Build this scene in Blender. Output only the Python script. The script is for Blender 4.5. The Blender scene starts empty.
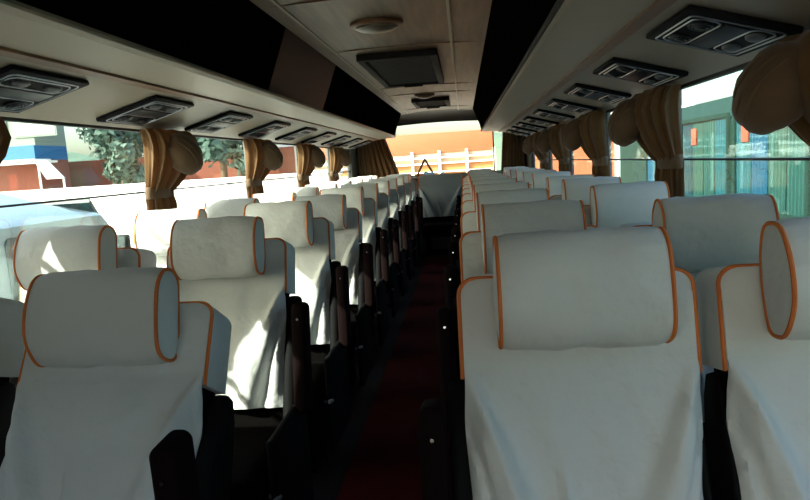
import bpy, bmesh, math, random
from mathutils import Vector, Matrix, Euler
random.seed(7)
C = bpy.context.scene.collection
PI = math.pi
R = math.radians
CX, CZ = 0.345, 1.33          # where the photographer's phone was held

# ------------------------------------------------------------------ materials
MATS = {}
def nodes(m):
    m.use_nodes = True
    return m.node_tree.nodes, m.node_tree.links
def mat(name, col, rough=0.6, metal=0.0, bump=0.0, bscale=40.0, var=0.0, vscale=6.0, spec=0.5, sheen=0.0, coat=0.0, bdist=0.01):
    m = bpy.data.materials.new(name)
    n, l = nodes(m)
    b = n['Principled BSDF']
    b.inputs['Base Color'].default_value = (*col, 1)
    b.inputs['Roughness'].default_value = rough
    b.inputs['Metallic'].default_value = metal
    b.inputs['Specular IOR Level'].default_value = spec
    if sheen: b.inputs['Sheen Weight'].default_value = sheen
    if coat: b.inputs['Coat Weight'].default_value = coat
    tc = n.new('ShaderNodeTexCoord')
    if var:
        t = n.new('ShaderNodeTexNoise'); t.inputs['Scale'].default_value = vscale; t.inputs['Detail'].default_value = 5
        l.new(tc.outputs['Object'], t.inputs['Vector'])
        mx = n.new('ShaderNodeMix'); mx.data_type = 'RGBA'
        mx.inputs['A'].default_value = (*[c*(1-var) for c in col], 1)
        mx.inputs['B'].default_value = (*[min(1, c*(1+var)) for c in col], 1)
        l.new(t.outputs['Fac'], mx.inputs['Factor']); l.new(mx.outputs['Result'], b.inputs['Base Color'])
    if bump:
        t = n.new('ShaderNodeTexNoise'); t.inputs['Scale'].default_value = bscale; t.inputs['Detail'].default_value = 4
        l.new(tc.outputs['Object'], t.inputs['Vector'])
        bp = n.new('ShaderNodeBump'); bp.inputs['Strength'].default_value = bump; bp.inputs['Distance'].default_value = bdist
        l.new(t.outputs['Fac'], bp.inputs['Height']); l.new(bp.outputs['Normal'], b.inputs['Normal'])
    MATS[name] = m
    return m

def glass(name, tint, refl=0.08, rough=0.02):
    m = bpy.data.materials.new(name); n, l = nodes(m); n.clear()
    o = n.new('ShaderNodeOutputMaterial'); tr = n.new('ShaderNodeBsdfTransparent'); gl = n.new('ShaderNodeBsdfGlossy')
    tr.inputs['Color'].default_value = (*tint, 1); gl.inputs['Roughness'].default_value = rough
    fr = n.new('ShaderNodeFresnel'); fr.inputs['IOR'].default_value = 1.45
    ml = n.new('ShaderNodeMath'); ml.operation = 'MULTIPLY'; ml.inputs[1].default_value = refl/0.04*0.5
    ml.use_clamp = True
    mx = n.new('ShaderNodeMixShader')
    l.new(fr.outputs[0], ml.inputs[0]); l.new(ml.outputs[0], mx.inputs[0]); l.new(tr.outputs[0], mx.inputs[1]); l.new(gl.outputs[0], mx.inputs[2])
    l.new(mx.outputs[0], o.inputs['Surface'])
    return m

def curtain_mat(name, col, trans=0.35):
    m = bpy.data.materials.new(name); n, l = nodes(m)
    b = n['Principled BSDF']; o = n['Material Output']
    b.inputs['Roughness'].default_value = 0.75; b.inputs['Sheen Weight'].default_value = 0.3
    tc = n.new('ShaderNodeTexCoord'); t = n.new('ShaderNodeTexNoise'); t.inputs['Scale'].default_value = 14; t.inputs['Detail'].default_value = 6
    l.new(tc.outputs['Object'], t.inputs['Vector'])
    mx = n.new('ShaderNodeMix'); mx.data_type = 'RGBA'
    mx.inputs['A'].default_value = (*[c*0.7 for c in col], 1); mx.inputs['B'].default_value = (*[min(1, c*1.25) for c in col], 1)
    l.new(t.outputs['Fac'], mx.inputs['Factor']); l.new(mx.outputs['Result'], b.inputs['Base Color'])
    tr = n.new('ShaderNodeBsdfTranslucent'); l.new(mx.outputs['Result'], tr.inputs['Color'])
    ms = n.new('ShaderNodeMixShader'); ms.inputs[0].default_value = trans
    l.new(b.outputs[0], ms.inputs[1]); l.new(tr.outputs[0], ms.inputs[2]); l.new(ms.outputs[0], o.inputs['Surface'])
    return m

def cover_mat():
    m = mat('white seat cover cloth', (0.63, 0.645, 0.63), 0.85, bump=0.5, bscale=7, var=0.06, vscale=7, sheen=0.15, bdist=0.05)
    n, l = nodes(m)
    b = n['Principled BSDF']
    # fine weave on top of the soft creases
    old = b.inputs['Normal'].links[0].from_node
    w = n.new('ShaderNodeTexNoise'); w.inputs['Scale'].default_value = 380
    tc = [x for x in n if x.type == 'TEX_COORD'][0]
    l.new(tc.outputs['Object'], w.inputs['Vector'])
    bp = n.new('ShaderNodeBump'); bp.inputs['Strength'].default_value = 0.2; bp.inputs['Distance'].default_value = 0.002
    l.new(w.outputs['Fac'], bp.inputs['Height']); l.new(old.outputs['Normal'], bp.inputs['Normal']); l.new(bp.outputs['Normal'], b.inputs['Normal'])
    return m

COVER = cover_mat()
PIPE = mat('orange piping', (0.62, 0.16, 0.03), 0.7, bump=0.2, bscale=200)
BLACK = mat('black seat plastic', (0.0035, 0.0035, 0.004), 0.7, spec=0.12, bump=0.15, bscale=120)
CUSH = mat('dark seat upholstery', (0.0035, 0.003, 0.003), 0.95, bump=0.3, bscale=90, var=0.3, spec=0.05)
MAROON = mat('dark maroon armrest vinyl', (0.006, 0.002, 0.002), 0.85, bump=0.15, bscale=60, spec=0.08)
CHROME = mat('chrome', (0.7, 0.7, 0.7), 0.2, 1.0)
STEEL = mat('grey painted steel', (0.18, 0.19, 0.2), 0.4, 0.6)
FLOOR = mat('dark rubber floor', (0.009, 0.007, 0.007), 0.9, spec=0.2, bump=0.2, bscale=80)
CARPET = mat('red aisle carpet', (0.06, 0.003, 0.0035), 0.95, bump=0.5, bscale=220, var=0.35, vscale=9, spec=0.1)
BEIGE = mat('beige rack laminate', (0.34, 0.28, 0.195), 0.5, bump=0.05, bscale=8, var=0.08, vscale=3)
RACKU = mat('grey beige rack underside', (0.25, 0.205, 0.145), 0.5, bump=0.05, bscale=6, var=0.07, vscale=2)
TRIMB = mat('brown wood trim', (0.17, 0.08, 0.032), 0.5, var=0.25, vscale=20)
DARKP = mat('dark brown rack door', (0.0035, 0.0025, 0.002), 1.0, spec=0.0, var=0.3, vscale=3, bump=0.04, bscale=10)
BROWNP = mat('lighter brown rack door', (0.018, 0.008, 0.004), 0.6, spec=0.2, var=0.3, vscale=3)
WALLM = mat('grey wall panel', (0.16, 0.15, 0.13), 0.7, var=0.1)
PILLAR = mat('dark window pillar', (0.015, 0.013, 0.011), 0.7, spec=0.15)
HEADER = mat('dark brown rear header', (0.05, 0.032, 0.02), 0.6, var=0.1)
RUBBER = mat('black window rubber', (0.012, 0.012, 0.012), 0.6)
VENTB = mat('black vent plastic', (0.005, 0.005, 0.006), 0.7, spec=0.1)
VENTG = mat('smoked vent lens', (0.008, 0.010, 0.015), 0.45, spec=0.3)
VENTS = mat('silver vent moulding', (0.30, 0.31, 0.34), 0.35, 0.9)
LENS = mat('frosted reading lamp lens', (0.07, 0.075, 0.08), 0.5, spec=0.3)
GLASSL = glass('side window glass', (0.84, 0.92, 0.91), 0.015)
GLASSF = glass('tinted windscreen glass', (0.82, 0.87, 0.89), 0.02)
GLASSR = glass('rear window glass', (0.88, 0.92, 0.88), 0.05)
CURT = curtain_mat('gold brown curtain cloth', (0.21, 0.105, 0.034), 0.5)
CURTD = curtain_mat('brown curtain tie cloth', (0.13, 0.07, 0.028), 0.2)
def ceil_mat():
    m = mat('tan ceiling laminate', (0.24, 0.165, 0.10), 0.45, bump=0.08, bscale=5)
    n, l = nodes(m); b = n['Principled BSDF']
    tc = [x for x in n if x.type == 'TEX_COORD'][0]
    mp = n.new('ShaderNodeMapping'); mp.inputs['Scale'].default_value = (10, 0.8, 1)
    w = n.new('ShaderNodeTexNoise'); w.inputs['Scale'].default_value = 3; w.inputs['Detail'].default_value = 8
    l.new(tc.outputs['Object'], mp.inputs['Vector']); l.new(mp.outputs[0], w.inputs['Vector'])
    cr = n.new('ShaderNodeValToRGB'); cr.color_ramp.elements[0].color = (0.11, 0.056, 0.024, 1); cr.color_ramp.elements[1].color = (0.19, 0.105, 0.048, 1)
    cr.color_ramp.elements[0].position = 0.35; cr.color_ramp.elements[1].position = 0.65
    l.new(w.outputs['Fac'], cr.inputs[0]); l.new(cr.outputs[0], b.inputs['Base Color'])
    return m
CEIL = ceil_mat()

# ------------------------------------------------------------------ helpers
def meta(o, label=None, cat=None, group=None, kind=None):
    if label: o['label'] = label
    if cat: o['category'] = cat
    if group: o['group'] = group
    if kind: o['kind'] = kind
    return o
def obj(name, bm, m, parent=None, smooth=True, angle=40):
    bmesh.ops.recalc_face_normals(bm, faces=bm.faces)
    me = bpy.data.meshes.new(name); bm.to_mesh(me); bm.free()
    if smooth:
        for p in me.polygons: p.use_smooth = True
        try: me.set_sharp_from_angle(angle=R(angle))
        except Exception: pass
    for x in (m if isinstance(m, (list, tuple)) else [m]): me.materials.append(x)
    o = bpy.data.objects.new(name, me); C.objects.link(o)
    if parent: o.parent = parent
    return o
def empty(name, loc=(0, 0, 0), rz=0):
    o = bpy.data.objects.new(name, None); C.objects.link(o); o.location = loc; o.rotation_euler = (0, 0, rz); o.empty_display_size = 0.1
    return o
def NB(): return bmesh.new()
def box(bm, x0, x1, y0, y1, z0, z1, bev=0.0, seg=2, mtx=None):
    vs = [bm.verts.new((x, y, z)) for x in (x0, x1) for y in (y0, y1) for z in (z0, z1)]
    f = [(0, 1, 3, 2), (4, 6, 7, 5), (0, 4, 5, 1), (2, 3, 7, 6), (0, 2, 6, 4), (1, 5, 7, 3)]
    fs = [bm.faces.new([vs[i] for i in q]) for q in f]
    out = vs
    if bev > 0:
        es = list({e for q in fs for e in q.edges})
        r = bmesh.ops.bevel(bm, geom=es, offset=bev, segments=seg, profile=0.5, affect='EDGES')
        out = list({v for q in r['faces'] for v in q.verts})
    if mtx is not None:
        for v in set(out): v.co = mtx @ v.co
    return bm
def prism(bm, poly, axis, a, b):
    """poly: 2d points in the plane normal to axis, extruded from a to b."""
    def P(p, t):
        return {'x': (t, p[0], p[1]), 'y': (p[0], t, p[1]), 'z': (p[0], p[1], t)}[axis]
    A = [bm.verts.new(P(p, a)) for p in poly]; B = [bm.verts.new(P(p, b)) for p in poly]
    n = len(poly)
    bm.faces.new(A); bm.faces.new(B)
    for i in range(n): bm.faces.new((A[i], A[(i+1) % n], B[(i+1) % n], B[i]))
    return bm
def loft(bm, secs, closed=True, caps=True):
    rings = [[bm.verts.new(p) for p in s] for s in secs]
    n = len(rings[0])
    for a, b in zip(rings, rings[1:]):
        for i in range(n if closed else n-1):
            bm.faces.new((a[i], a[(i+1) % n], b[(i+1) % n], b[i]))
    if caps and closed:
        bm.faces.new(rings[0]); bm.faces.new(rings[-1])
    return bm
def tube(bm, pts, r, seg=8, closed=False):
    pts = [Vector(p) for p in pts]; n = len(pts); secs = []
    up = None
    for i, p in enumerate(pts):
        a = pts[(i-1) % n] if (closed or i > 0) else p
        b = pts[(i+1) % n] if (closed or i < n-1) else p
        t = (b-a).normalized()
        if up is None:
            up = t.orthogonal().normalized()
        up = (up - t*up.dot(t)).normalized(); s = t.cross(up)
        secs.append([p + (up*math.cos(2*PI*k/seg) + s*math.sin(2*PI*k/seg))*r for k in range(seg)])
    rings = [[bm.verts.new(q) for q in s] for s in secs]
    rng = n if closed else n-1
    for i in range(rng):
        a = rings[i]; b = rings[(i+1) % n]
        for k in range(seg): bm.faces.new((a[k], a[(k+1) % seg], b[(k+1) % seg], b[k]))
    if not closed: bm.faces.new(rings[0]); bm.faces.new(rings[-1])
    return bm
def cyl(bm, c, axis, r, h, seg=24, r2=None):
    c = Vector(c); ax = Vector(axis).normalized(); u = ax.orthogonal().normalized(); v = ax.cross(u); r2 = r if r2 is None else r2
    return loft(bm, [[c + (u*math.cos(2*PI*k/seg)+v*math.sin(2*PI*k/seg))*rr + ax*t for k in range(seg)] for rr, t in ((r, -h/2), (r2, h/2))])
def rrect(x0, x1, h0, h1, rt, rb, seg=6):
    pts = []
    for cx, cy, a0, r in ((x1-rb, h0+rb, -PI/2, rb), (x1-rt, h1-rt, 0, rt), (x0+rt, h1-rt, PI/2, rt), (x0+rb, h0+rb, PI, rb)):
        if r <= 0: pts.append((cx, cy)); continue
        for k in range(seg+1):
            a = a0 + PI/2*k/seg; pts.append((cx + r*math.cos(a), cy + r*math.sin(a)))
    return pts
def slab(bm, out, nf, nb, ins=0.012, bow=0.0):
    """outline in (x,h) lofted through the thickness (y from nf, the front, to nb), edges rounded."""
    cx = sum(p[0] for p in out)/len(out); ch = sum(p[1] for p in out)/len(out)
    w = max(p[0] for p in out)-min(p[0] for p in out); hh = max(p[1] for p in out)-min(p[1] for p in out)
    secs = []
    for k, (t, i) in enumerate(((0, ins), (0.25, ins*0.35), (0.6, ins*0.05), (1, 0))):
        secs.append([Vector((cx+(p[0]-cx)*(1-2*i/w), nf + ins*t, ch+(p[1]-ch)*(1-2*i/hh))) for p in out])
    for t, i in ((1, 0), (0.6, ins*0.05), (0.25, ins*0.35), (0, ins)):
        secs.append([Vector((cx+(p[0]-cx)*(1-2*i/w), nb - ins*t, ch+(p[1]-ch)*(1-2*i/hh))) for p in out])
    return loft(bm, secs)
def copy_tree(o, parent=None):
    c = o.copy(); C.objects.link(c)
    if parent is not None: c.parent = parent
    for ch in list(o.children): copy_tree(ch, c)
    return c

# ------------------------------------------------------------------ seat
def smooth01(t): t = max(0, min(1, t)); return t*t*(3-2*t)
def tilt(th, piv=Vector((0, 0, 0.415))):
    """back-local (x, n, h) -> seat-local, leaning away by th."""
    return Matrix.Translation(piv) @ Matrix.Rotation(-th, 4, 'X')
def make_back(root, th, side, variant, plain=False):
    M = tilt(th)
    def put(name, bm, m, parent=root, angle=40):
        bmesh.ops.transform(bm, matrix=M, verts=bm.verts)
        return obj(name, bm, m, parent, True, angle)
    # black moulded shell
    bm = NB(); slab(bm, rrect(-0.212, 0.212, -0.06, 0.66, 0.05, 0.02), -0.04, 0.055, 0.02)
    put('backrest', bm, CUSH)
    # wings: upright side panels of the shell, taller towards the back
    for s in (-1, 1):
        wide = 0.044 if s == side else 0.014
        bm = NB()
        prof = [(0.075, -0.10), (0.085, 0.30), (0.07, 0.42), (0.045, 0.468), (0.012, 0.475), (-0.022, 0.45), (-0.05, 0.36), (-0.075, 0.20), (-0.09, 0.0), (-0.09, -0.10)]
        x0 = 0.2155; secs = []
        for t, k in ((0, 0.86), (0.2, 0.97), (0.5, 1), (0.8, 0.97), (1, 0.86)):
            secs.append([Vector((s*(x0+wide*t), p[0]*k, (p[1]-0.15)*(0.9+0.1*k)+0.15)) for p in prof])
        loft(bm, secs)
        put('side_panel', bm, BLACK, angle=50)
    # fitted white cover over the top of the back
    bm = NB(); out = rrect(-0.2285, 0.2285, 0.485, 0.685, 0.034, 0.0, 8)
    slab(bm, out, -0.062, 0.075, 0.016)
    cov = put('seat_cover', bm, COVER)
    bm = NB()
    o2 = rrect(-0.2255, 0.2255, 0.485, 0.682, 0.034, 0.0, 8)
    tube(bm, [Vector((p[0]+0.0005*(1 if p[0]>0 else -1), -0.057, p[1])) for p in o2], 0.0046, 6)
    put('piping', bm, PIPE, cov)
    # hanging front sheet with pulled folds
    bm = NB(); NX, NH = 64, 56; g = []
    rnd = random.Random(11+variant)
    folds = []
    for sx in (-1, 1):
        folds.append((sx*0.225, 0.52, sx*rnd.uniform(0.03, 0.08), 0.02, 0.030, 0.018))
        folds.append((sx*0.222, 0.46, sx*rnd.uniform(0.08, 0.12), 0.0, 0.034, 0.016))
        folds.append((sx*0.220, 0.39, sx*rnd.uniform(0.14, 0.17), 0.02, 0.030, 0.013))
        folds.append((sx*0.215, 0.26, sx*0.19, 0.05, 0.016, 0.013))
    folds.append((rnd.uniform(-0.06, 0.0), 0.34, rnd.uniform(-0.08, 0.03), 0.03, 0.009, 0.009))
    for j in range(NH+1):
        h = 0.64 - (0.64-0.075)*j/NH; row = []
        v = max(0.0, (0.50-h)/0.425); vt = smooth01((0.64-h)/0.2)
        half = 0.222 + 0.004*smooth01(v*1.6) + 0.004*math.sin(v*9+variant)*smooth01(v*3)
        for i in range(NX+1):
            u = -1+2*i/NX; x = u*half
            n = -0.0655 - 0.022*math.sin(PI*min(1, v*1.1))*(1-u*u*0.6)
            for (x0, h0, x1, h1, amp, wd) in folds:
                if h > h0+0.02: continue
                t = max(0.0, (h0-h)/(h0-h1))
                tt = t**0.95
                xc = x0 + (x1-x0)*tt
                d = (x-xc)/(wd*(0.6+1.5*t))
                n -= 1.15*amp*smooth01(t*4.5)*(math.exp(-d*d) - 0.55*math.exp(-(d-1.7*(1 if x0 > 0 else -1))**2))
            n -= 0.003*math.sin(x*60+h*12)*smooth01(v*2); n = max(n, -0.062) if v <= 0 else n; n -= 0.0015 if abs(u) < 0.97 else 0
            row.append(bm.verts.new((x, n, h)))
        g.append(row)
    g2 = [[bm.verts.new(v.co + Vector((0, 0.006, 0))) for v in r] for r in g]
    for A in (g, g2):
        for j in range(NH):
            for i in range(NX): bm.faces.new((A[j][i], A[j][i+1], A[j+1][i+1], A[j+1][i]))
    for j in range(NH):
        for i in (0, NX): bm.faces.new((g[j][i], g[j+1][i], g2[j+1][i], g2[j][i]))
    for i in range(NX):
        for j in (0, NH): bm.faces.new((g[j][i], g[j][i+1], g2[j][i+1], g2[j][i]))
    put('front_drape', bm, COVER, cov, 60)
    if plain: return
    # headrest bolster
    bm = NB(); secs = []; SEG = 40; HW = 0.154
    def prof(s, sx):
        pts = []
        for k in range(SEG):
            a = 2*PI*k/SEG; ca, sa = math.cos(a), math.sin(a)
            yy = math.copysign(abs(ca)**0.80, ca)*0.066*s
            hh = math.copysign(abs(sa)**0.80, sa)*0.109*s
            if yy > 0: yy *= 0.75
            # slightly slumped belly
            yy -= 0.006*math.cos(hh*16)*s
            wr = (0.0022*math.sin(sx*37+a*3+variant) + 0.0018*math.sin(sx*71-a*5+variant*2))*s*s
            pts.append(Vector((sx, -0.118+yy+wr, 0.655+hh+wr)))
        return pts
    for t, s in ((-1.03, 0.18), (-1.02, 0.55), (-0.995, 0.86), (-0.98, 0.94), (-0.95, 0.975), (-0.85, 0.995), (-0.6, 1.01), (-0.3, 1.02), (0, 1.02), (0.3, 1.02), (0.6, 1.01), (0.85, 0.995), (0.95, 0.975), (0.98, 0.94), (0.995, 0.86), (1.02, 0.55), (1.03, 0.18)):
        secs.append(prof(s, t*HW))
    loft(bm, secs)
    HT = Matrix.Translation((0, -0.06, 0.655)) @ Matrix.Rotation(max(0, th-R(10))*0.9, 4, 'X') @ Matrix.Translation((0, 0.06, -0.655))
    bmesh.ops.transform(bm, matrix=HT, verts=bm.verts)
    hr = put('headrest', bm, COVER)
    for s in (-1, 1):
        bm = NB(); tube(bm, prof(0.96, s*HW*0.98), 0.0043, 6, closed=True)
        bmesh.ops.transform(bm, matrix=HT, verts=bm.verts)
        put('piping', bm, PIPE, hr)
def make_seat(name, th, side, variant, arm=True, plain=False):
    """faces -Y; origin on the floor under the hinge of the back. side: -1/+1 is the aisle side."""
    r = empty(name)
    bm = NB(); slab(bm, rrect(-0.212, 0.212, 0.29, 0.415, 0.05, 0.03), -0.43, 0.03, 0.04)
    cu = obj('seat_cushion', bm, CUSH, r)
    bm = NB()
    box(bm, -0.20, 0.20, -0.38, 0.02, 0.24, 0.295, 0.01)
    obj('seat_frame', bm, BLACK, r)
    for s in (-1, 1):
        bm = NB(); box(bm, s*0.15-0.02, s*0.15+0.02, -0.33, -0.03, 0.025, 0.25, 0.008)
        box(bm, s*0.15-0.03, s*0.15+0.03, -0.36, 0.0, 0.0, 0.03, 0.006)
        obj('leg', bm, BLACK, r)
    make_back(r, th, side, variant, plain)
    if arm:
        # armrest swung up beside the back; on a far-reclined seat it leans forward
        fw = th > 0.45
        M = Matrix.Translation((side*0.288, -0.05 if fw else 0.0, 0.485 if fw else 0.475)) @ Matrix.Rotation(R(2) if fw else -th*0.7, 4, 'X')
        bm = NB(); slab(bm, rrect(-0.025, 0.025, 0.0, 0.39, 0.02, 0.02), -0.09, 0.0, 0.015)
        bmesh.ops.transform(bm, matrix=M, verts=bm.verts)
        a = obj('armrest', bm, MAROON, r)
        bm = NB(); cyl(bm, (0, -0.090, 0.33), (0, 1, 0), 0.004, 0.012, 12)
        bmesh.ops.transform(bm, matrix=M, verts=bm.verts)
        obj('release_button', bm, CHROME, a)
        bm = NB(); tube(bm, [(side*0.225, -0.30, 0.31), (side*0.262, -0.30, 0.31), (side*0.272, -0.34, 0.33), (side*0.272, -0.40, 0.345)], 0.008, 8)
        obj('recline_lever', bm, STEEL, r)
        bm = NB(); slab(bm, rrect(side*0.262-0.012, side*0.262+0.012, 0.10, 0.52, 0.01, 0.01), -0.36, 0.05, 0.008)
        obj('side_skirt', bm, BLACK, r)
    return r

ORD = ['first', 'second', 'third', 'fourth', 'fifth', 'sixth', 'seventh', 'eighth', 'ninth', 'tenth']
XA, XW = 0.548, 1.046
protos = {}
def place_seat(x, y, th_deg, side, arm, label, group, variant):
    key = (th_deg, side, arm, variant)
    if key not in protos:
        r = make_seat('bus_seat', R(th_deg), side, variant, arm); protos[key] = r
    else:
        r = copy_tree(protos[key])
    r.location = (x, y, 0)
    meta(r, label, 'seat', group)
    return r
# recline of each back, row by row
RA = [12, 12, 12, 12, 12, 12, 12, 12, 12, 12]
RW = [12, 2, 12, 12, 2, 12, 12, 12, 12, 12]
LA = [30, 16, 12, 20, 12, 12, 16, 12, 12, 12]
LW = [20, 12, 12, 12, 16, 12, 12, 12, 12, 12]
extra = {('r', 'a', 0): 'nearest big white-covered aisle seat right of the red aisle, headrest edged orange',
         ('r', 'w', 0): 'nearest white window seat at right edge, its shaded headrest end turned to us',
         ('l', 'a', 0): 'nearest reclined white-covered aisle seat left of the aisle with black armrest',
         ('l', 'w', 0): 'nearest white window seat on the left, just beside the first left aisle seat'}
for i in range(10):
    yr = 1.18 + 0.82*i; yl = 1.35 + 0.812*i
    o = ORD[i]
    place_seat(XA, yr, RA[i], -1, True, extra.get(('r', 'a', i), f'white-covered aisle seat with orange piping, {o} row from the front, right of the aisle'), 'aisle seats on the right', i % 2)
    place_seat(XW, yr, RW[i], 0, False, extra.get(('r', 'w', i), f'white-covered window seat in the {o} row from the front, under the right windows'), 'window seats on the right', i % 2)
    place_seat(-XA+(0.06 if i == 0 else 0), yl-(0.20 if i == 0 else 0), LA[i], 1, True, extra.get(('l', 'a', i), f'white-covered aisle seat with orange piping, {o} row from the front, left of the aisle'), 'aisle seats on the left', i % 2)
    place_seat(-XW, yl-0.08, LW[i], 0, False, extra.get(('l', 'w', i), f'white-covered window seat in the {o} row from the front, under the left windows'), 'window seats on the left', (i+1) % 2)
for x, lab in ((-1.06, 'white-covered rear bench seat in the far left corner'), (-0.575, 'white-covered rear bench seat between left corner and middle'),
               (0.575, 'white-covered rear bench seat between middle and right corner'), (1.06, 'white-covered rear bench seat in the far right corner')):
    place_seat(x, 9.28, 8, 0, False, lab, 'rear bench seats', 0)
COVER_, COVER = COVER, mat('seat cover cloth greyed for shade', (0.16, 0.18, 0.19), 0.9, bump=0.3, bscale=9)  # white cover greyed: the shade at the rear is put into its colour
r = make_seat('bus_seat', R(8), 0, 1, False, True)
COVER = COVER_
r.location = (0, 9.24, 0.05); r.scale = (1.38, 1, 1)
meta(r, 'wide middle rear bench seat without headrest, shade put into its cover colour, facing up the red aisle', 'seat', 'rear bench seats')

# ------------------------------------------------------------------ the bus shell
W = 1.30; Y0, Y1 = -1.9, 9.95
ZS, ZW = 0.80, 1.60      # window sill and head
ZC = CZ + 0.72
def struct(name, bm, m, parent=None, smooth=False):
    o = obj(name, bm, m, parent, smooth)
    if parent is None: o['kind'] = 'structure'
    return o
bm = NB(); box(bm, -W, W, Y0, Y1, -0.08, 0.0); struct('floor', bm, FLOOR)
bm = NB(); box(bm, -0.235, 0.235, Y0+0.2, 9.0, 0.0, 0.008, 0.003)
meta(obj('aisle_carpet', bm, CARPET), 'long dark red carpet runner along the aisle floor', 'carpet')
bm = NB(); prism(bm, [(-1.30, ZC-0.1), (-0.56, ZC+0.0), (-0.3, ZC+0.018), (0, ZC+0.022), (0.3, ZC+0.018), (0.56, ZC), (1.30, ZC-0.1), (1.30, ZC+0.08), (-1.30, ZC+0.08)], 'y', Y0, Y1)
struct('ceiling', bm, CEIL)
# ceiling battens
ci = 0
for x in (-0.43, 0.31, 0.508):
    ci += 1
    bm = NB(); box(bm, x-0.008, x+0.008, Y0, 9.5, ZC+0.004, ZC+0.024, 0.002); struct(f'trim_{ci}', bm, BEIGE)
# cross joints of the ceiling panels
for y in (1.6, 2.9, 4.15, 6.3, 7.0, 8.9):
    ci += 1
    bm = NB(); prism(bm, [(-0.52, ZC+0.004), (0, ZC+0.0185), (0.52, ZC+0.004), (0.52, ZC+0.012), (0, ZC+0.026), (-0.52, ZC+0.012)], 'y', y, y+0.008); struct(f'trim_{ci}', bm, TRIMB)

NL = [1.60+1.54*k for k in range(0, 5)]          # pillars, left: 0.15,1.62,3.1...
NR = [1.42, 2.85, 4.30, 5.85, 7.30]
def side_wall(s, name, pill, cur0):
    bm = NB()
    x0, x1 = sorted((s*W, s*(W+0.07)))
    box(bm, x0, x1, Y0, Y1, -0.08, ZS)
    box(bm, x0, x1, Y0, Y1, ZW, ZC)
    for y in pill: box(bm, x0, x1, y, y+0.10, ZS, ZW)
    box(bm, x0, x1, Y0, cur0, ZS, ZW); box(bm, x0, x1, Y1-0.55, Y1, ZS, ZW)  # added wall closing unseen front windows, keeps sun and daylight off first rows
    return struct(name, bm, WALLM)
PL = [y+0.28 for y in NL]; PR = [y+0.30 for y in NR]
side_wall(-1, 'wall_left', PL, 1.25); side_wall(1, 'wall_right', PR, 0.0)
wn = 0
for s, P in ((-1, PL), (1, PR)):
    ed = [1.15 if s < 0 else -0.10] + P + [Y1-0.55]
    for a, b in zip(ed, ed[1:]):
        a2 = a+0.10; b2 = b
        if b2-a2 < 0.2: continue
        wn += 1
        x = s*(W+0.03); bm = NB()
        xa, xb = x-0.015, x+0.015
        t = 0.018
        box(bm, xa, xb, a2, b2, ZS, ZS+t); box(bm, xa, xb, a2, b2, ZW-t, ZW)
        box(bm, xa, xb, a2, a2+t, ZS+t, ZW-t); box(bm, xa, xb, b2-t, b2, ZS+t, ZW-t)
        box(bm, xa, xb, a2+t, b2-t, 1.266, 1.274)
        f = struct(f'window_{wn}', bm, RUBBER)
        bm = NB(); box(bm, x-0.002, x+0.002, a2+t, b2-t, ZS+t, ZW-t); g = obj('glass', bm, GLASSL, f, False)
# rear wall with arched window
def arch(w, z0, z1, rise, n=16):
    pts = [(-w, z0), (w, z0)]
    for k in range(n+1):
        u = 1-2*k/n; pts.append((w*u, z1 + rise*(1-u*u)))
    return pts
bm = NB()
ZR0, ZR1 = 1.13, CZ+0.56
n = 16
box(bm, -W, W, Y1-0.06, Y1, -0.08, ZR0)
box(bm, -W, -1.06, Y1-0.06, Y1, ZR0, ZC); box(bm, 1.06, W, Y1-0.06, Y1, ZR0, ZC)
for k in range(n):
    u0 = -1+2*k/n; u1 = -1+2*(k+1)/n
    a0 = ZR1+0.05*(1-u0*u0); a1 = ZR1+0.05*(1-u1*u1)
    prism(bm, [(1.06*u0, a0), (1.06*u1, a1), (1.06*u1, ZC+0.03), (1.06*u0, ZC+0.03)], 'y', Y1-0.06, Y1)
struct('wall_rear', bm, HEADER)
wn += 1
bm = NB()
tube(bm, [(p[0], Y1-0.065, p[1]) for p in arch(1.05, ZR0, ZR1-0.005, 0.05)], 0.014, 6, closed=True)
box(bm, 0.80, 0.82, Y1-0.06, Y1-0.03, ZR0, ZR1+0.02)
f = struct(f'window_{wn}', bm, RUBBER)
bm = NB(); prism(bm, arch(1.05, ZR0, ZR1, 0.05), 'y', Y1-0.032, Y1-0.028); obj('glass', bm, GLASSR, f, False)
# rear ceiling bulkhead: the lining curving down to the rear window
bm = NB(); prof = [(9.45, ZC+0.03)] + [(9.45+0.42*math.sin(a), ZC+0.02-0.13*(1-math.cos(a))) for a in [PI/2*k/8 for k in range(9)]] + [(9.89, ZC-0.115), (9.89, ZC+0.03)]
prism(bm, prof, 'x', -0.62, 0.62); struct('ceiling_rear', bm, HEADER)
# front of the bus, behind the photographer
bm = NB(); box(bm, -W-0.07, W+0.07, Y0-0.06, Y0, -0.08, 0.70); box(bm, -W-0.07, W+0.07, Y0-0.06, Y0, 1.75, ZC+0.08)
box(bm, -W-0.07, -W+0.08, Y0-0.06, Y0, 0.70, 1.75); box(bm, W-0.08, W+0.07, Y0-0.06, Y0, 0.70, 1.75); struct('wall_front', bm, HEADER)
wn += 1
bm = NB(); box(bm, -W+0.08, W-0.08, Y0-0.06, Y0, 0.70, 0.73); box(bm, -W+0.08, W-0.08, Y0-0.06, Y0, 1.72, 1.75); box(bm, -0.015, 0.015, Y0-0.05, Y0-0.01, 0.73, 1.72)
f = struct(f'window_{wn}', bm, RUBBER)
bm = NB(); box(bm, -W+0.08, W-0.08, Y0-0.034, Y0-0.03, 0.70, 1.75); obj('glass', bm, GLASSF, f, False)
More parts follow.
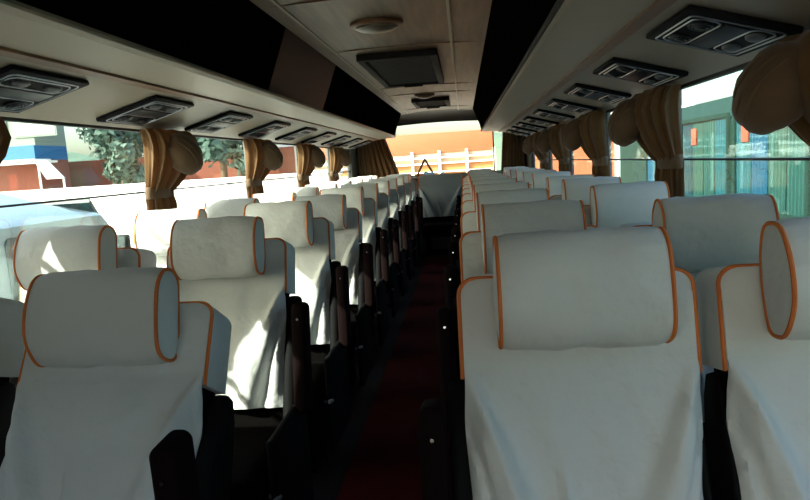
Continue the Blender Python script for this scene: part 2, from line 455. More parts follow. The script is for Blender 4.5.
# roof skin over everything so that no daylight leaks in
bm = NB(); prism(bm, [(-W-0.07, ZC-0.02), (-W-0.02, ZC+0.10), (-0.9, ZC+0.2), (0.9, ZC+0.2), (W+0.02, ZC+0.10), (W+0.07, ZC-0.02), (W+0.07, ZC-0.09), (1.31, ZC-0.09), (1.31, ZC+0.09), (-1.31, ZC+0.09), (-1.31, ZC-0.09), (-W-0.07, ZC-0.09)], 'y', Y0-0.06, Y1); struct('ceiling_outer', bm, WALLM)

# ------------------------------------------------------------------ luggage racks
YR1 = 9.42
lipw, lipz = 0.625, CZ+0.392
trw, trz = 0.885, CZ+0.378
wlw, wlz = W, CZ+0.262
def rack(s, label, brown):
    r = empty('luggage_rack', (s*0.95, Y0, lipz)); inv = Matrix.Translation((-s*0.95, -Y0, -lipz))
    def part(name, bm, m, parent=r, smooth=False):
        bmesh.ops.transform(bm, matrix=inv, verts=bm.verts); return obj(name, bm, m, parent, smooth)
    bm = NB()
    prism(bm, [(s*(lipw), lipz), (s*(lipw+0.015), lipz-0.006), (s*trw, trz), (s*trw, trz+0.03), (s*(lipw+0.02), lipz+0.03), (s*lipw, lipz+0.022)], 'y', Y0, YR1)
    part('rack_shelf', bm, BEIGE)
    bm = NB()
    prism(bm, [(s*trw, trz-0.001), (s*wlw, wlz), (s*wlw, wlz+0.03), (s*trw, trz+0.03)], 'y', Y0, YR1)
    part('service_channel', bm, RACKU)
    bm = NB()
    prism(bm, [(s*(trw-0.022), trz-0.009), (s*(trw+0.02), trz-0.013), (s*(trw+0.022), trz+0.002), (s*(trw-0.022), trz+0.002)], 'y', Y0, YR1)
    part('trim_strip', bm, TRIMB)
    bm = NB()   # chrome-like lip along the edge
    tube(bm, [(s*(lipw-0.002), Y0, lipz+0.008), (s*(lipw-0.002), YR1, lipz+0.008)], 0.010, 8)
    part('edge_rail', bm, BEIGE if s < 0 else PILLAR, smooth=True)
    # end cap closing the rack at the rear
    bm = NB(); prism(bm, [(s*lipw, lipz), (s*trw, trz), (s*wlw, wlz), (s*wlw, ZC-0.095), (s*0.56, ZC)], 'y', YR1, YR1+0.02)
    part('end_cap', bm, BEIGE)
    # dark doors between the lip and the ceiling
    ys = [Y0, -0.6, 0.7, 2.0, 3.3, 4.6, 5.9, 7.2, 8.5, YR1]
    for k, (a, b) in enumerate(zip(ys, ys[1:])):
        bm = NB()
        prism(bm, [(s*(lipw+0.012), lipz+0.022), (s*(lipw+0.03), lipz+0.022), (s*(0.535), ZC+0.002), (s*(0.515), ZC+0.004)], 'y', a+0.004, b-0.004)
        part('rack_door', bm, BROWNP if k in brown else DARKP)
    meta(r, label, 'luggage rack')
    return r
rack(-1, 'long left overhead luggage rack, beige underside and dark doors', (4,))
rack(1, 'long right overhead luggage rack, grey beige underside and dark doors', ())

# ------------------------------------------------------------------ service panels (vents + lamps) over each row
slope = math.atan2(trz-wlz, wlw-trw)
def make_panel():
    r = empty('service_panel')
    # local: x along slope outwards, y along the bus, z down-normal is -z
    bm = NB()
    o = [(-0.145, -0.19), (0.145, -0.19), (0.145, 0.19), (-0.145, 0.19)]
    box(bm, -0.148, 0.148, -0.195, 0.195, -0.012, 0.006, 0.006)
    obj('housing', bm, VENTB, r)
    bm = NB()
    def ringr(x0, x1, y0, y1, z, rr=0.004, c=0.02):
        p = []
        for cx, cy, a0 in ((x1-c, y0+c, -PI/2), (x1-c, y1-c, 0), (x0+c, y1-c, PI/2), (x0+c, y0+c, PI)):
            for k in range(5):
                a = a0+PI/2*k/4; p.append((cx+c*math.cos(a), cy+c*math.sin(a), z))
        tube(bm, p, rr, 6, closed=True)
    ringr(-0.125, 0.125, -0.168, 0.168, -0.013, 0.0028)
    ringr(-0.11, -0.035, -0.15, 0.15, -0.013, 0.0026, 0.03)
    ringr(0.045, 0.11, -0.15, 0.15, -0.013, 0.0026, 0.03)
    obj('moulding', bm, VENTS, r)
    bm = NB(); box(bm, -0.025, 0.035, -0.145, 0.145, -0.017, -0.011, 0.003)
    obj('cover_plate', bm, VENTG, r)
    for y in (-0.085, 0.085):
        bm = NB()
        for rr, z in ((0.032, -0.016), (0.022, -0.019), (0.012, -0.021)):
            tube(bm, [(-0.073+rr*0.9*math.cos(2*PI*k/20), y+rr*1.3*math.sin(2*PI*k/20), z) for k in range(20)], 0.0035, 6, closed=True)
        cyl(bm, (-0.073, y, -0.018), (0, 0, 1), 0.009, 0.012, 12)
        obj('air_nozzle', bm, VENTG, r)
    for y in (-0.08, 0.08):
        bm = NB(); secs = []
        for t, k in ((-0.010, 1), (-0.018, 0.9), (-0.023, 0.6), (-0.024, 0.1)):
            secs.append([Vector((0.078+0.024*k*math.cos(2*PI*q/20), y+0.042*k*math.sin(2*PI*q/20), t)) for q in range(20)])
        loft(bm, secs)
        obj('reading_lamp', bm, LENS, r)
    return r
pp = None
wc = 1.083; zc = trz - (wc-trw)*math.tan(slope)
for s, first, dy in ((-1, 2.88, 0.885), (1, 1.97, 0.845)):
    for k in range(-2, 9):
        y = first + dy*k
        if y > 9.2 or y < (1.7 if s < 0 else 1.4): continue
        if pp is None: pp = make_panel(); q = pp
        else: q = copy_tree(pp)
        q.location = (s*wc, y, zc-0.0075)
        q.rotation_euler = (0, slope if s > 0 else -slope, 0)
        if s < 0: q.scale = (-1, 1, 1) if False else (1, 1, 1)
        idx = k + (1 if s < 0 else 0)
        if s < 0: q.rotation_euler = (0, -slope, PI) if False else (0, -slope, 0)
        meta(q, f'black and silver vent and lamp panel under the {"left" if s < 0 else "right"} rack, {ORD[max(0, min(9, idx))]} one from the front', 'vent panel', 'vent panels under the %s rack' % ('left' if s < 0 else 'right'))

# ------------------------------------------------------------------ curtains
def make_curtain(s, seed):
    rnd = random.Random(seed)
    r = empty('curtain')
    # local: y=0 at the near edge, x = 0 at the window side, inwards = -s
    zs = [1.588, 1.56, 1.50, 1.44, 1.38, 1.33, 1.29, 1.265, 1.24, 1.20, 1.16, 1.13, 1.11]
    L = [0.44, 0.46, 0.46, 0.43, 0.37, 0.31, 0.25, 0.215, 0.22, 0.24, 0.25, 0.26, 0.26]
    D = [0.10, 0.13, 0.15, 0.14, 0.12, 0.10, 0.08, 0.06, 0.06, 0.06, 0.055, 0.055, 0.055]
    secs = []; N = 96; ph = rnd.uniform(0, 6)
    for z, l, d in zip(zs, L, D):
        p = []
        for k in range(N):
            a = 2*PI*k/N; ca, sa = math.cos(a), math.sin(a)
            y = l/2 + l/2*math.copysign(abs(ca)**0.7, ca); x = d/2 - d/2*math.copysign(abs(sa)**0.7, sa)
            w = 0.013*math.sin(a*13+ph+z*1.5)+0.007*math.sin(a*23+ph*2)
            y += w*ca*0.8; x -= w*sa
            p.append(Vector((-s*x, y, z)))
        secs.append(p)
    # densify by interpolation for softness
    dense = []
    for a, b in zip(secs, secs[1:]):
        for t in (0, 0.5): dense.append([u.lerp(v, t) for u, v in zip(a, b)])
    dense.append(secs[-1])
    bm = NB(); loft(bm, dense)
    obj('pleats', bm, CURT, r, True, 80)
    # the swag: gathered cloth bulging out above the tie
    bm = NB(); NU, NV = 60, 18; secs = []
    for j in range(NV+1):
        v = -PI/2 + PI*j/NV; cv, sv = max(0.02, math.cos(v)), math.sin(v)
        p = []
        for k in range(NU):
            a = 2*PI*k/NU
            rr = 1 + 0.02*math.sin(a*7+seed)*cv + 0.012*math.sin(a*17+v*3)
            p.append(Vector((sv*0.07, 0.092*cv*rr*math.cos(a), 0.118*cv*rr*math.sin(a))))
        secs.append(p)
    loft(bm, secs)
    M = Matrix.Translation((-s*0.17, 0.15 if s < 0 else 0.27, 1.455)) @ Matrix.Rotation(R(35)*s, 4, 'Z') @ Matrix.Rotation(R(38), 4, 'X')
    bmesh.ops.transform(bm, matrix=M, verts=bm.verts)
    pf = obj('gathered_swag', bm, CURTD, r, True, 80)
    bm = NB()
    for off, ln in ((-0.035, 0.06), (-0.008, 0.085), (0.020, 0.085), (0.045, 0.055)):
        tube(bm, [M @ Vector((-s*(0.071-0.030*(u/0.1)**2-8*off*off), off+0.012*math.cos(u*18), u)) for u in [ln*(-1+2*k/14) for k in range(15)]], 0.0045, 6)
    obj('stitched_fold', bm, CURTD, pf)
    # tie band
    bm = NB(); secs = []
    for z, k in ((1.235, 1.0), (1.245, 1.08), (1.285, 1.08), (1.295, 1.0)):
        secs.append([Vector((-s*(0.034+0.040*k*math.cos(2*PI*q/32)), 0.095+0.11*k*math.sin(2*PI*q/32), z)) for q in range(32)])
    loft(bm, secs)
    obj('tie_band', bm, CURTD, r)
    return r
nL = ['frontmost', 'second', 'third', 'fourth', 'fifth', 'sixth', 'seventh']
for s, P, lo in ((-1, NL, 1.4), (1, NR, 0.9)):
    pc = {}; c = 0
    for i, y in enumerate(P):
        if y < lo: continue
        v = c % 3
        if v not in pc: pc[v] = make_curtain(s, v+3); q = pc[v]
        else: q = copy_tree(pc[v])
        q.location = (s*(W-0.015), y, 0)
        meta(q, f'{"gold" if s < 0 else "brown"} curtain tied in a bunch at the {"left" if s < 0 else "right"} windows, {nL[c]} on that side', 'curtain', 'tied curtains on the %s' % ('left' if s < 0 else 'right'))
        c += 1
for s, xt, xb in ((-1, 0.86, 0.62), (1, 0.96, 0.90)):
    bm = NB(); N_ = 90; secs = []
    for z in (1.86, 1.78, 1.65, 1.5, 1.35, 1.22, 1.14):
        e = xt + (xb-xt)*(1.86-z)/0.72
        f = []; b = []
        for k in range(N_+1):
            t = k/N_; x = s*(1.26 + (e-1.26)*t); d = 0.022*math.sin(t*48+z*1.2)+0.01*math.sin(t*90)
            f.append(Vector((x, 9.80+d-0.01, z))); b.append(Vector((x, 9.805+d, z)))
        secs.append(f + b[::-1])
    loft(bm, secs); meta(obj('rear_curtain', bm, CURT, None, True, 80), 'brown curtain hanging at the %s edge of the rear window' % ('left' if s < 0 else 'right'), 'curtain')

# ------------------------------------------------------------------ ceiling fittings
def hatch(x0, x1, y0, y1, label):
    cx, cy = (x0+x1)/2, (y0+y1)/2
    r = empty('roof_hatch', (cx, cy, ZC+0.02)); a, b = (x1-x0)/2, (y1-y0)/2
    bm = NB()
    for q in ((-a, a, -b, -b+0.05), (-a, a, b-0.05, b), (-a, -a+0.05, -b+0.05, b-0.05), (a-0.05, a, -b+0.05, b-0.05)):
        box(bm, *q, -0.045, -0.0, 0.004)
    obj('frame', bm, PILLAR, r)
    bm = NB(); box(bm, -a+0.05, a-0.05, -b+0.05, b-0.05, -0.02, -0.004)
    obj('cover', bm, VENTB, r)
    bm = NB(); k = 0
    y = -b+0.10
    while y < b-0.08:
        box(bm, -a+0.06, a-0.06, y, y+0.012, -0.032, -0.02); y += 0.06
    obj('grille', bm, RUBBER, r)
    bm = NB(); tube(bm, [(-0.08, b-0.12, -0.03), (-0.08, b-0.12, -0.06), (0.08, b-0.12, -0.06), (0.08, b-0.12, -0.03)], 0.008, 8)
    obj('handle', bm, PILLAR, r)
    meta(r, label, 'roof hatch')
hatch(-0.33, 0.21, 4.35, 5.95, 'large dark roof hatch with black grille in the tan ceiling')
hatch(-0.22, 0.22, 7.55, 8.4, 'smaller dark roof hatch near the rear window')
DOMEM = mat('dull amber lamp lens', (0.12, 0.085, 0.05), 0.35)
def dome(x, y, r, label):
    e = empty('ceiling_lamp', (x, y, ZC+0.02)); bm = NB(); secs = []
    for k, z in ((1, 0), (1, -0.015), (0.93, -0.022)):
        secs.append([Vector((r*k*math.cos(2*PI*q/32), r*0.8*k*math.sin(2*PI*q/32), z)) for q in range(32)])
    loft(bm, secs); obj('lamp_base', bm, TRIMB, e)
    bm = NB(); secs = []
    for k, z in ((0.8, -0.018), (0.78, -0.03), (0.6, -0.042), (0.3, -0.048), (0.05, -0.05)):
        secs.append([Vector((r*k*math.cos(2*PI*q/32), r*0.8*k*math.sin(2*PI*q/32), z)) for q in range(32)])
    loft(bm, secs); obj('lamp_lens', bm, DOMEM, e)
    meta(e, label, 'ceiling lamp')
dome(-0.07, 3.45, 0.14, 'round unlit ceiling lamp in front of the large roof hatch')
dome(-0.04, 7.15, 0.11, 'small round unlit ceiling lamp between the two roof hatches')

# ------------------------------------------------------------------ rear shelf and warning triangle
bm = NB(); box(bm, -W+0.01, W-0.01, 9.62, Y1-0.085, 1.10, 1.125, 0.006); box(bm, -W+0.01, W-0.01, 9.74, 9.76, 0.0, 1.10)
meta(obj('rear_shelf', bm, WALLM), 'grey parcel shelf behind the rear bench under the back window', 'shelf')
r = empty('warning_triangle', (-0.235, 9.68, 1.125))
bm = NB()
a = 0.15; h = 0.285
def tri(k, z0): return [(-a*k, z0), (a*k, z0), (0, z0+h*k)]
o_, i_ = tri(1, 0.0), tri(0.66, 0.035)
for q in range(3):
    A, B, Cc, Dd = o_[q], o_[(q+1) % 3], i_[(q+1) % 3], i_[q]
    prism(bm, [A, B, Cc, Dd], 'y', -0.006, 0.006)
TRI = mat('dark red reflector frame', (0.10, 0.02, 0.015), 0.4)
obj('reflector_frame', bm, TRI, r, False)
bm = NB(); box(bm, -0.10, 0.10, -0.04, 0.04, 0.0, 0.012, 0.003); obj('foot', bm, BLACK, r)
meta(r, 'dark warning triangle standing on the rear shelf against the back window', 'warning triangle')
BLUEP = mat('pale blue cloth', (0.15, 0.35, 0.60), 0.8)
bm = NB(); NXx = 14; secs = []
for k in range(NXx+1):
    t = k/NXx; x = -0.15+0.34*t; hh = 0.022+0.012*math.sin(t*7)+0.006*math.sin(t*17); w = 0.03+0.008*math.sin(t*5)
    if k in (0, NXx): hh *= 0.4; w *= 0.5
    secs.append([Vector((x, w*math.cos(2*PI*q/12), hh+hh*math.sin(2*PI*q/12))) for q in range(12)])
loft(bm, secs); o = obj('folded_cloth', bm, BLUEP); o.location = (-0.05, 9.70-0.065+0.02, 1.125)
o.location = (-0.12, 9.655, 1.125); r.location.y = 9.76
meta(o, 'pale blue folded cloth lying on the rear shelf before the warning triangle', 'cloth')

# ------------------------------------------------------------------ outside
GZ = -1.0
GROUND = mat('sunlit pale concrete', (0.62, 0.59, 0.53), 0.9, bump=0.2, bscale=3, var=0.12, vscale=0.5)
bm = NB(); box(bm, -80, 80, -40, 120, GZ-0.2, GZ); struct('ground', bm, GROUND)
WHITEP = mat('white vehicle paint', (0.27, 0.33, 0.33), 0.25, coat=0.5)
DGLASS = mat('dark tinted vehicle glass', (0.03, 0.055, 0.06), 0.08, coat=0.3)
TYRE = mat('black tyre rubber', (0.02, 0.02, 0.02), 0.8)
ORANGE = mat('orange painted panel', (0.33, 0.10, 0.04), 0.6, var=0.1)
CREAM = mat('cream painted wall', (0.45, 0.36, 0.26), 0.8, var=0.1, vscale=1)
YELL = mat('yellow painted board', (0.36, 0.18, 0.06), 0.6, var=0.1)
REDW = mat('brick red wall', (0.20, 0.055, 0.03), 0.8, var=0.15, vscale=1)
BLUEW = mat('blue painted fascia', (0.010, 0.11, 0.26), 0.6, var=0.1)
GRNW = mat('pale green wall', (0.20, 0.24, 0.19), 0.8, var=0.08, vscale=1)
PALE = mat('pale window panel', (0.30, 0.34, 0.28), 0.5)
WHT = mat('white railing paint', (0.80, 0.78, 0.72), 0.6)
def wheel(root, x, y, r=0.36, w=0.22):
    bm = NB(); cyl(bm, (x, y, r), (1, 0, 0), r, w, 28)
    o = obj('wheel', bm, TYRE, root)
    bm = NB(); cyl(bm, (x, y, r), (1, 0, 0), r*0.55, w+0.02, 20); obj('hub', bm, STEEL, o)
def van(x, y, label, glass_m=DGLASS, Lr=5.2, Ht=2.35):
    """side-on van, front towards +Y; x is the side facing the bus."""
    r = empty('parked_van', (x, y, GZ))
    prof = [(0.0, 0.35), (0.0, 1.2), (0.1, Ht-0.15), (0.35, Ht), (Lr-1.6, Ht), (Lr-1.25, Ht-0.12), (Lr-0.72, 1.55), (Lr-0.1, 1.25), (Lr, 1.0), (Lr, 0.35)]
    bm = NB(); secs = []
    for t, ins, cap in ((0, 0.03, 2.03), (0.06, 0.0, 2.07), (0.35, 0, 2.17), (0.8, 0, 2.31), (1.1, 0, 2.38), (1.5, 0, 2.31), (1.9, 0, 2.17), (2.14, 0, 2.07), (2.2, 0.03, 2.03)):
        cy = Lr/2
        secs.append([Vector((-t, cy+(p[0]-cy)*(1-ins/Lr*2), (min(p[1], 2.0)+max(0, p[1]-2.0)*(cap-2.0)/(Ht-2.0)))) for p in prof])
    loft(bm, secs); obj('body', bm, WHITEP, r, True, 30)
    for a, b in ((0.25, 1.15), (1.3, 2.4), (2.55, 3.55)):
        bm = NB(); prism(bm, rrect(a, min(b, Lr-1.7), 1.45, 1.95, 0.06, 0.06), 'x', 0.0, 0.012)
        obj('side_window', bm, glass_m, r, True)
    bm = NB()
    prism(bm, [(Lr-1.20, Ht-0.20), (Lr-0.78, 1.62), (Lr-0.76, 1.66), (Lr-1.18, Ht-0.16)], 'x', -1.85, -0.15)
    obj('windscreen', bm, glass_m, r, False)
    bm = NB(); box(bm, -1.4, -0.8, 1.4, 2.6, 2.28, 2.44, 0.03); obj('roof_vent', bm, WHITEP, r)
    bm = NB(); tube(bm, [(-0.95, 0.5, 2.33), (-0.95, 0.6, 2.42), (-0.95, 3.1, 2.42), (-0.95, 3.2, 2.33)], 0.02, 8); obj('roof_rail', bm, BLACK, r)
    bm = NB(); box(bm, 0.02, 0.16, Lr-1.15, Lr-1.05, 1.6, 1.8, 0.02); obj('mirror', bm, BLACK, r)
    for xx in (-0.12, -1.88):
        for yy in (0.95, Lr-0.95): wheel(r, xx, yy)
    meta(r, label, 'van')
    return r
van(-3.25, 2.1, 'white van parked beside the left windows, nearest the camera')
LIME = mat('whitewashed wall plaster', (0.80, 0.79, 0.75), 0.9, bump=0.2, bscale=4, var=0.05)
r = empty('compound_wall', (-14.5, 14.5, GZ))
bm = NB(); box(bm, 0, 12.0, 0, 0.22, 0, 2.2); obj('wall_face', bm, LIME, r, False)
bm = NB(); box(bm, -0.05, 12.05, -0.06, 0.28, 2.2, 2.28, 0.01); obj('coping', bm, LIME, r, False)
for k in range(6):
    bm = NB(); box(bm, 2.2*k+0.4, 2.2*k+0.6, -0.08, 0.0, 0, 2.2, 0.01); obj('pier', bm, LIME, r, False)
meta(r, 'long sunlit whitewashed wall beyond the left windows, behind the white van', 'wall')
# neighbouring bus on the right
NX0 = 3.25
r = empty('parked_bus', (NX0, -3.0, GZ)); LB = 15.8; HB = 2.92
TEALB = mat('teal green bus paint', (0.02, 0.045, 0.035), 0.6, spec=0.08)
bm = NB()
prof = [(0.0, 0.3), (0.0, HB-0.35), (0.25, HB-0.05), (0.6, HB), (1.9, HB), (2.25, HB-0.05), (2.5, HB-0.35), (2.5, 0.3)]
secs = []
for y, k in ((0, 0.95), (0.08, 0.99), (0.3, 1), (LB-0.3, 1), (LB-0.08, 0.99), (LB, 0.95)):
    secs.append([Vector((1.25+(p[0]-1.25)*k, y, 1.5+(p[1]-1.5)*k)) for p in prof])
loft(bm, secs); obj('body', bm, TEALB, r, True, 30)
BG = glass('green bus window glass', (0.75, 0.92, 0.92), 0.01)
cols = [(0.012, 0.10, 0.22), (0.065, 0.11, 0.08), (0.015, 0.13, 0.17), (0.01, 0.04, 0.07)]
CM = [curtain_mat('neighbour curtain %s' % nme, c, 0.1) for nme, c in zip(('blue', 'green', 'turquoise', 'deep blue'), cols)]
ny = 0.35; k = 0
rn = random.Random(5)
while ny < LB-2.2:
    L_ = 1.55
    bm = NB(); z0, z1 = 1.60, 2.66; t = 0.05
    box(bm, -0.03, -0.002, ny, ny+L_, z0, z0+t); box(bm, -0.03, -0.002, ny, ny+L_, z1-t, z1)
    box(bm, -0.03, -0.002, ny, ny+t, z0+t, z1-t); box(bm, -0.03, -0.002, ny+L_-t, ny+L_, z0+t, z1-t)
    fr = obj('window_frame', bm, TEALB, r, False)
    bm = NB(); box(bm, -0.020, -0.016, ny+t, ny+L_-t, z0+t, z1-t); obj('window_pane', bm, BG, fr, False)
    a = ny+t
    for q in range(4):
        wd = (L_-2*t)/4
        m = CM[(k+q*3+rn.randint(0, 1)) % 4]
        bm = NB(); pts = []; M_ = 26
        top = [Vector((-0.008+0.004*math.sin(i*1.3), a+wd*i/M_, z1-t)) for i in range(M_+1)]
        bot = [Vector((-0.008+0.004*math.sin(i*1.3+0.4), a+wd*(0.5+(i/M_-0.5)*rn.uniform(0.9, 0.95)), z0+t)) for i in range(M_+1)]
        loft(bm, [top, bot], closed=False, caps=False)
        obj('window_curtain', bm, m, r, True, 80)
        a += wd
    ny += L_+0.12; k += 1
REDT = mat('red orange sticker', (0.75, 0.10, 0.05), 0.5)
for y in (8.4, 6.93):
    bm = NB(); box(bm, -0.032, -0.021, y+3-0.06, y+3+0.09, 2.33, 2.53, 0.003); obj('sticker', bm, REDT, r)
bm = NB(); box(bm, -0.03, -0.002, LB-0.50, LB-0.06, 0.4, 2.6, 0.01); obj('white_pillar', bm, WHITEP, r)
bm = NB(); box(bm, -0.04, -0.002, 0.3, LB-0.3, 1.28, 1.5, 0.01); obj('side_stripe', bm, WHITEP, r)
for xx in (0.15, 2.35):
    for yy in (2.5, LB-3.5): wheel(r, xx, yy, 0.48, 0.28)
meta(r, 'teal green parked bus with blue curtains close beyond the right windows', 'bus')

# orange truck behind the bus
def truck(x0, x1, y, label, hh=3.15, tilt_=0):
    r = empty('goods_truck', (x0, y, GZ), tilt_); L = x1-x0
    bm = NB(); box(bm, 0, L, 0, 2.2, 0.75, 0.95, 0.02); obj('chassis', bm, BLACK, r)
    bm = NB(); box(bm, 0, L, 0.05, 2.15, hh-0.62, hh, 0.02); obj('top_panel', bm, ORANGE, r)
    bm = NB(); box(bm, 0.05, L-0.05, 0.08, 2.1, 0.95, 2.3, 0.0); obj('side_board', bm, YELL, r)
    bm = NB(); box(bm, 0, L, 0.1, 2.1, 2.3, hh-0.62, 0.0); obj('cargo_body', bm, CREAM, r)
    n = int(L/0.75)
    for k in range(n+1):
        bm = NB(); x = L*k/n; box(bm, x-0.04, x+0.04, -0.05, 0.05, 0.95, hh-0.55, 0.01); obj('post', bm, WHT, r)
    for z in (1.7, 2.02, 2.28, 2.46):
        bm = NB(); box(bm, 0, L, -0.04, 0.04, z-0.025, z+0.025, 0.008); obj('rail', bm, WHT if z > 1.8 else ORANGE, r)
    for xx in (0.7, 1.6, L-0.8):
        for yy in (0.25, 1.95):
            bm = NB(); cyl(bm, (xx, yy, 0.45), (0, 1, 0), 0.45, 0.26, 28); o = obj('wheel', bm, TYRE, r)
            bm = NB(); cyl(bm, (xx, yy, 0.45), (0, 1, 0), 0.22, 0.29, 20); obj('hub', bm, STEEL, o)
    meta(r, label, 'truck')
truck(-4.6, 1.30, 20.0, 'orange goods truck with cream rails seen through the rear window', 3.22)
# orange shed to the right rear
def shed(name, x0, x1, y0, y1, h, m1, m2, label, cat, bays=4, band=0.5):
    r = empty(name, (x0, y0, GZ)); L = x1-x0; Dp = y1-y0
    bm = NB(); box(bm, 0, L, 0, Dp, 0, h); obj('wall', bm, m1, r, False)
    bm = NB(); box(bm, -0.1, L+0.1, -0.25, Dp+0.1, h, h+0.12); obj('roof', bm, WHT, r, False)
    bm = NB(); box(bm, 0, L, -0.06, 0, h-band, h-0.02); obj('fascia', bm, m2, r, False)
    for k in range(bays):
        a = L*(k+0.12)/bays; b = L*(k+0.88)/bays
        bm = NB(); box(bm, a, b, -0.04, 0, 0.1, h-band-0.25); o = obj('shutter', bm, ([PALE, m2, CREAM] if name == 'shop_row' else [m2])[k % (3 if name == 'shop_row' else 1)], r, False)
        bm = NB(); box(bm, a, b, -0.07, -0.04, 0.5, 0.58); obj('shutter_bar', bm, STEEL, o, False)
    meta(r, label, cat)
    return r
shed('orange_stall', 2.3, 9.0, 17.0, 20.0, 3.2, ORANGE, ORANGE, 'bright orange stall behind the parked bus, seen past the right curtains', 'stall', 4, 0.6)
shed('shop_row', -15.5, -6.5, 33.0, 38.0, 3.6, CREAM, ORANGE, 'low cream shop row with orange fascia beyond the left windows', 'building', 6, 0.55)
shed('pink_hut', 1.9, 2.5, 20.5, 22.5, 3.2, mat('pink wall', (0.40, 0.12, 0.11), 0.8), MATS['pink wall'], 'narrow pink hut beside the orange truck', 'hut', 1, 1.6)
# building at the left
r = empty('roadside_building', (-30, 24, GZ)); L = 13.7
bm = NB(); box(bm, 0, L, 0, 2, 0, 3.42); obj('lower_wall', bm, REDW, r, False)
bm = NB(); box(bm, -0.2, L+0.5, -0.9, 0.1, 3.30, 3.42); box(bm, -0.2, L+0.9, -0.9, -0.1, 3.26, 3.34); obj('awning', bm, WHT, r, False)
bm = NB(); box(bm, 0, L, -0.1, 2, 3.42, 3.98); obj('fascia', bm, BLUEW, r, False)
bm = NB(); box(bm, 0, L, 0, 2, 3.98, 5.9); obj('upper_wall', bm, GRNW, r, False)
bm = NB(); box(bm, -0.3, L+0.3, -0.3, 2.3, 5.9, 6.1); obj('roof', bm, PALE, r, False)
for k in range(7):
    bm = NB(); x = 0.6+2.05*k; box(bm, x, x+1.8, -0.05, 0.0, 4.3, 5.2); o = obj('window', bm, GRNW, r, False)
    bm = NB(); box(bm, x+0.06, x+1.74, -0.07, -0.05, 4.36, 5.14); obj('pane', bm, PALE, o, False)
bm = NB(); box(bm, L-3.1, L-2.6, -0.25, -0.1, 3.45, 3.95, 0.02); obj('wall_unit', bm, STEEL, r)
meta(r, 'pale green building with blue band over a brick red ground floor', 'building')
# awning / lean-to beside it
r = empty('lean_to', (-15.6, 22.8, GZ))
bm = NB(); prism(bm, [(0, 3.32), (0.5, 3.32), (1.1, 2.62), (0.4, 2.62)], 'y', 0, 0.08); obj('roof_sheet', bm, WHT, r, False)
for xx in (0.05, 0.98):
    bm = NB(); box(bm, xx, xx+0.05, 0.08, 0.14, 0, 2.6 if xx > 0.5 else 3.2); obj('post', bm, WHT, r, False)
meta(r, 'small white sloping lean-to roof next to the red wall', 'lean-to')
bm = NB(); box(bm, -19, -6, 28, 28.3, GZ, 2.4, 0.02)
meta(obj('yard_wall', bm, REDW, None, False), 'faded red yard wall behind the trees on the left', 'wall')
# trees
LEAF = mat('green tree leaves', (0.06, 0.11, 0.085), 0.8, var=0.35, vscale=0.8)
BARK = mat('brown bark', (0.12, 0.08, 0.05), 0.9, bump=0.5, bscale=10)
def tree(x, y, h, rad, label, seed):
    rn = random.Random(seed); r = empty('tree', (x, y, GZ))
    bm = NB(); tube(bm, [(0, 0, 0), (0.05, 0, h*0.3), (0.0, 0.1, h*0.6), (0.1, 0, h*0.8)], 0.14, 10); obj('trunk', bm, BARK, r)
    bm = NB(); cs = []
    for k in range(14):
        a = rn.uniform(0, 2*PI); q = rn.uniform(0, 0.7)*rad
        cs.append((Vector((q*math.cos(a), q*math.sin(a), h*rn.uniform(0.45, 0.92))), rad*rn.uniform(0.35, 0.55)))
    for c, rr in cs:
        for k in range(240):
            d = Vector((rn.gauss(0, 1), rn.gauss(0, 1), rn.gauss(0, 1))).normalized()
            p = c + d*rr*rn.uniform(0.55, 1.0)
            u = Vector((rn.gauss(0, 1), rn.gauss(0, 1), rn.gauss(0, 1))).normalized(); w = u.cross(d)
            if w.length < 0.05: continue
            w.normalize(); s = rn.uniform(0.12, 0.24)
            bm.faces.new([bm.verts.new(p+u*s), bm.verts.new(p+w*s*0.5), bm.verts.new(p-u*s), bm.verts.new(p-w*s*0.5)])
    me = bpy.data.meshes.new('foliage'); bm.to_mesh(me); bm.free(); me.materials.append(LEAF)
    o = bpy.data.objects.new('foliage', me); C.objects.link(o); o.parent = r
    meta(r, label, 'tree', 'trees beyond the left windows')
tree(-13.2, 24.6, 5.0, 1.1, 'leafy tree right beside the pale green building', 1)
tree(-9.6, 26.0, 6.0, 1.9, 'bigger leafy tree behind the red yard wall, centre of the near left window', 2)
tree(-11.4, 30.2, 6.6, 2.0, 'tree behind the other two, nearer the gold curtain', 3)
tree(-17.2, 31.0, 7.0, 2.1, 'tree in front of the distant slope, right behind the blue-banded building', 4)
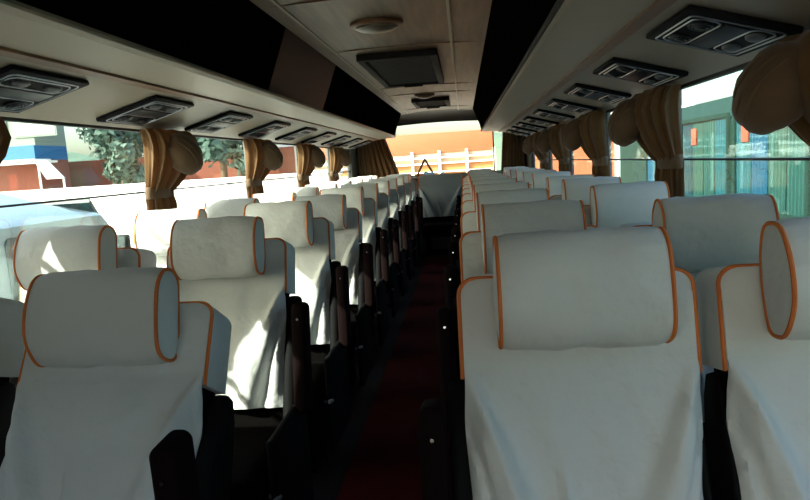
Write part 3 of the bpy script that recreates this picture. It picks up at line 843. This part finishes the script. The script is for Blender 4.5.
HILL = mat('distant green slope', (0.11, 0.17, 0.11), 0.9, var=0.25, vscale=0.25)
bm = NB(); secs = []
rn = random.Random(9)
for k in range(41):
    x = -90+180*k/40; hz = 5.3+0.9*math.sin(k*0.5)+0.5*math.sin(k*1.3)
    secs.append([Vector((x, 75, GZ)), Vector((x, 79, GZ+hz*0.7)), Vector((x, 84, GZ+hz)), Vector((x, 100, GZ+hz*1.3)), Vector((x, 110, GZ))])
loft(bm, secs); o = struct('hills', bm, HILL)

# ------------------------------------------------------------------ light
w = bpy.data.worlds.new('World'); bpy.context.scene.world = w; w.use_nodes = True
n = w.node_tree.nodes; l = w.node_tree.links
bg = n['Background']; sky = n.new('ShaderNodeTexSky'); sky.sky_type = 'NISHITA'
SUN = Vector((-0.66, -0.51, 0.55)).normalized()
sky.sun_disc = False; sky.sun_elevation = math.asin(SUN.z); sky.sun_rotation = math.atan2(SUN.x, SUN.y)
sky.dust_density = 4; sky.air_density = 1.2; sky.altitude = 0
l.new(sky.outputs[0], bg.inputs[0]); bg.inputs[1].default_value = 0.8
sl = bpy.data.lights.new('sun', 'SUN'); sl.energy = 16.5; sl.angle = R(0.6); sl.color = (1.0, 0.90, 0.76)
so = bpy.data.objects.new('sun', sl); C.objects.link(so); so.rotation_euler = SUN.to_track_quat('Z', 'Y').to_euler(); so.location = (-20, -10, 20)

# ------------------------------------------------------------------ camera
cd = bpy.data.cameras.new('camera'); cam = bpy.data.objects.new('camera', cd); C.objects.link(cam)
cd.sensor_width = 36; cd.lens = 36*640/810; cd.clip_start = 0.02; cd.clip_end = 400
cam.matrix_world = Matrix.Translation((CX, 0, CZ)) @ Matrix.Rotation(R(5.66), 4, 'Z') @ Matrix.Rotation(R(90-7.65), 4, 'X') @ Matrix.Rotation(R(-3.7), 4, 'Z')
bpy.context.scene.camera = cam
sc = bpy.context.scene
sc.view_settings.view_transform = 'Standard'; sc.view_settings.look = 'None'; sc.view_settings.gamma = 1; sc.view_settings.use_curve_mapping = False
sc.view_settings.exposure = 0.0
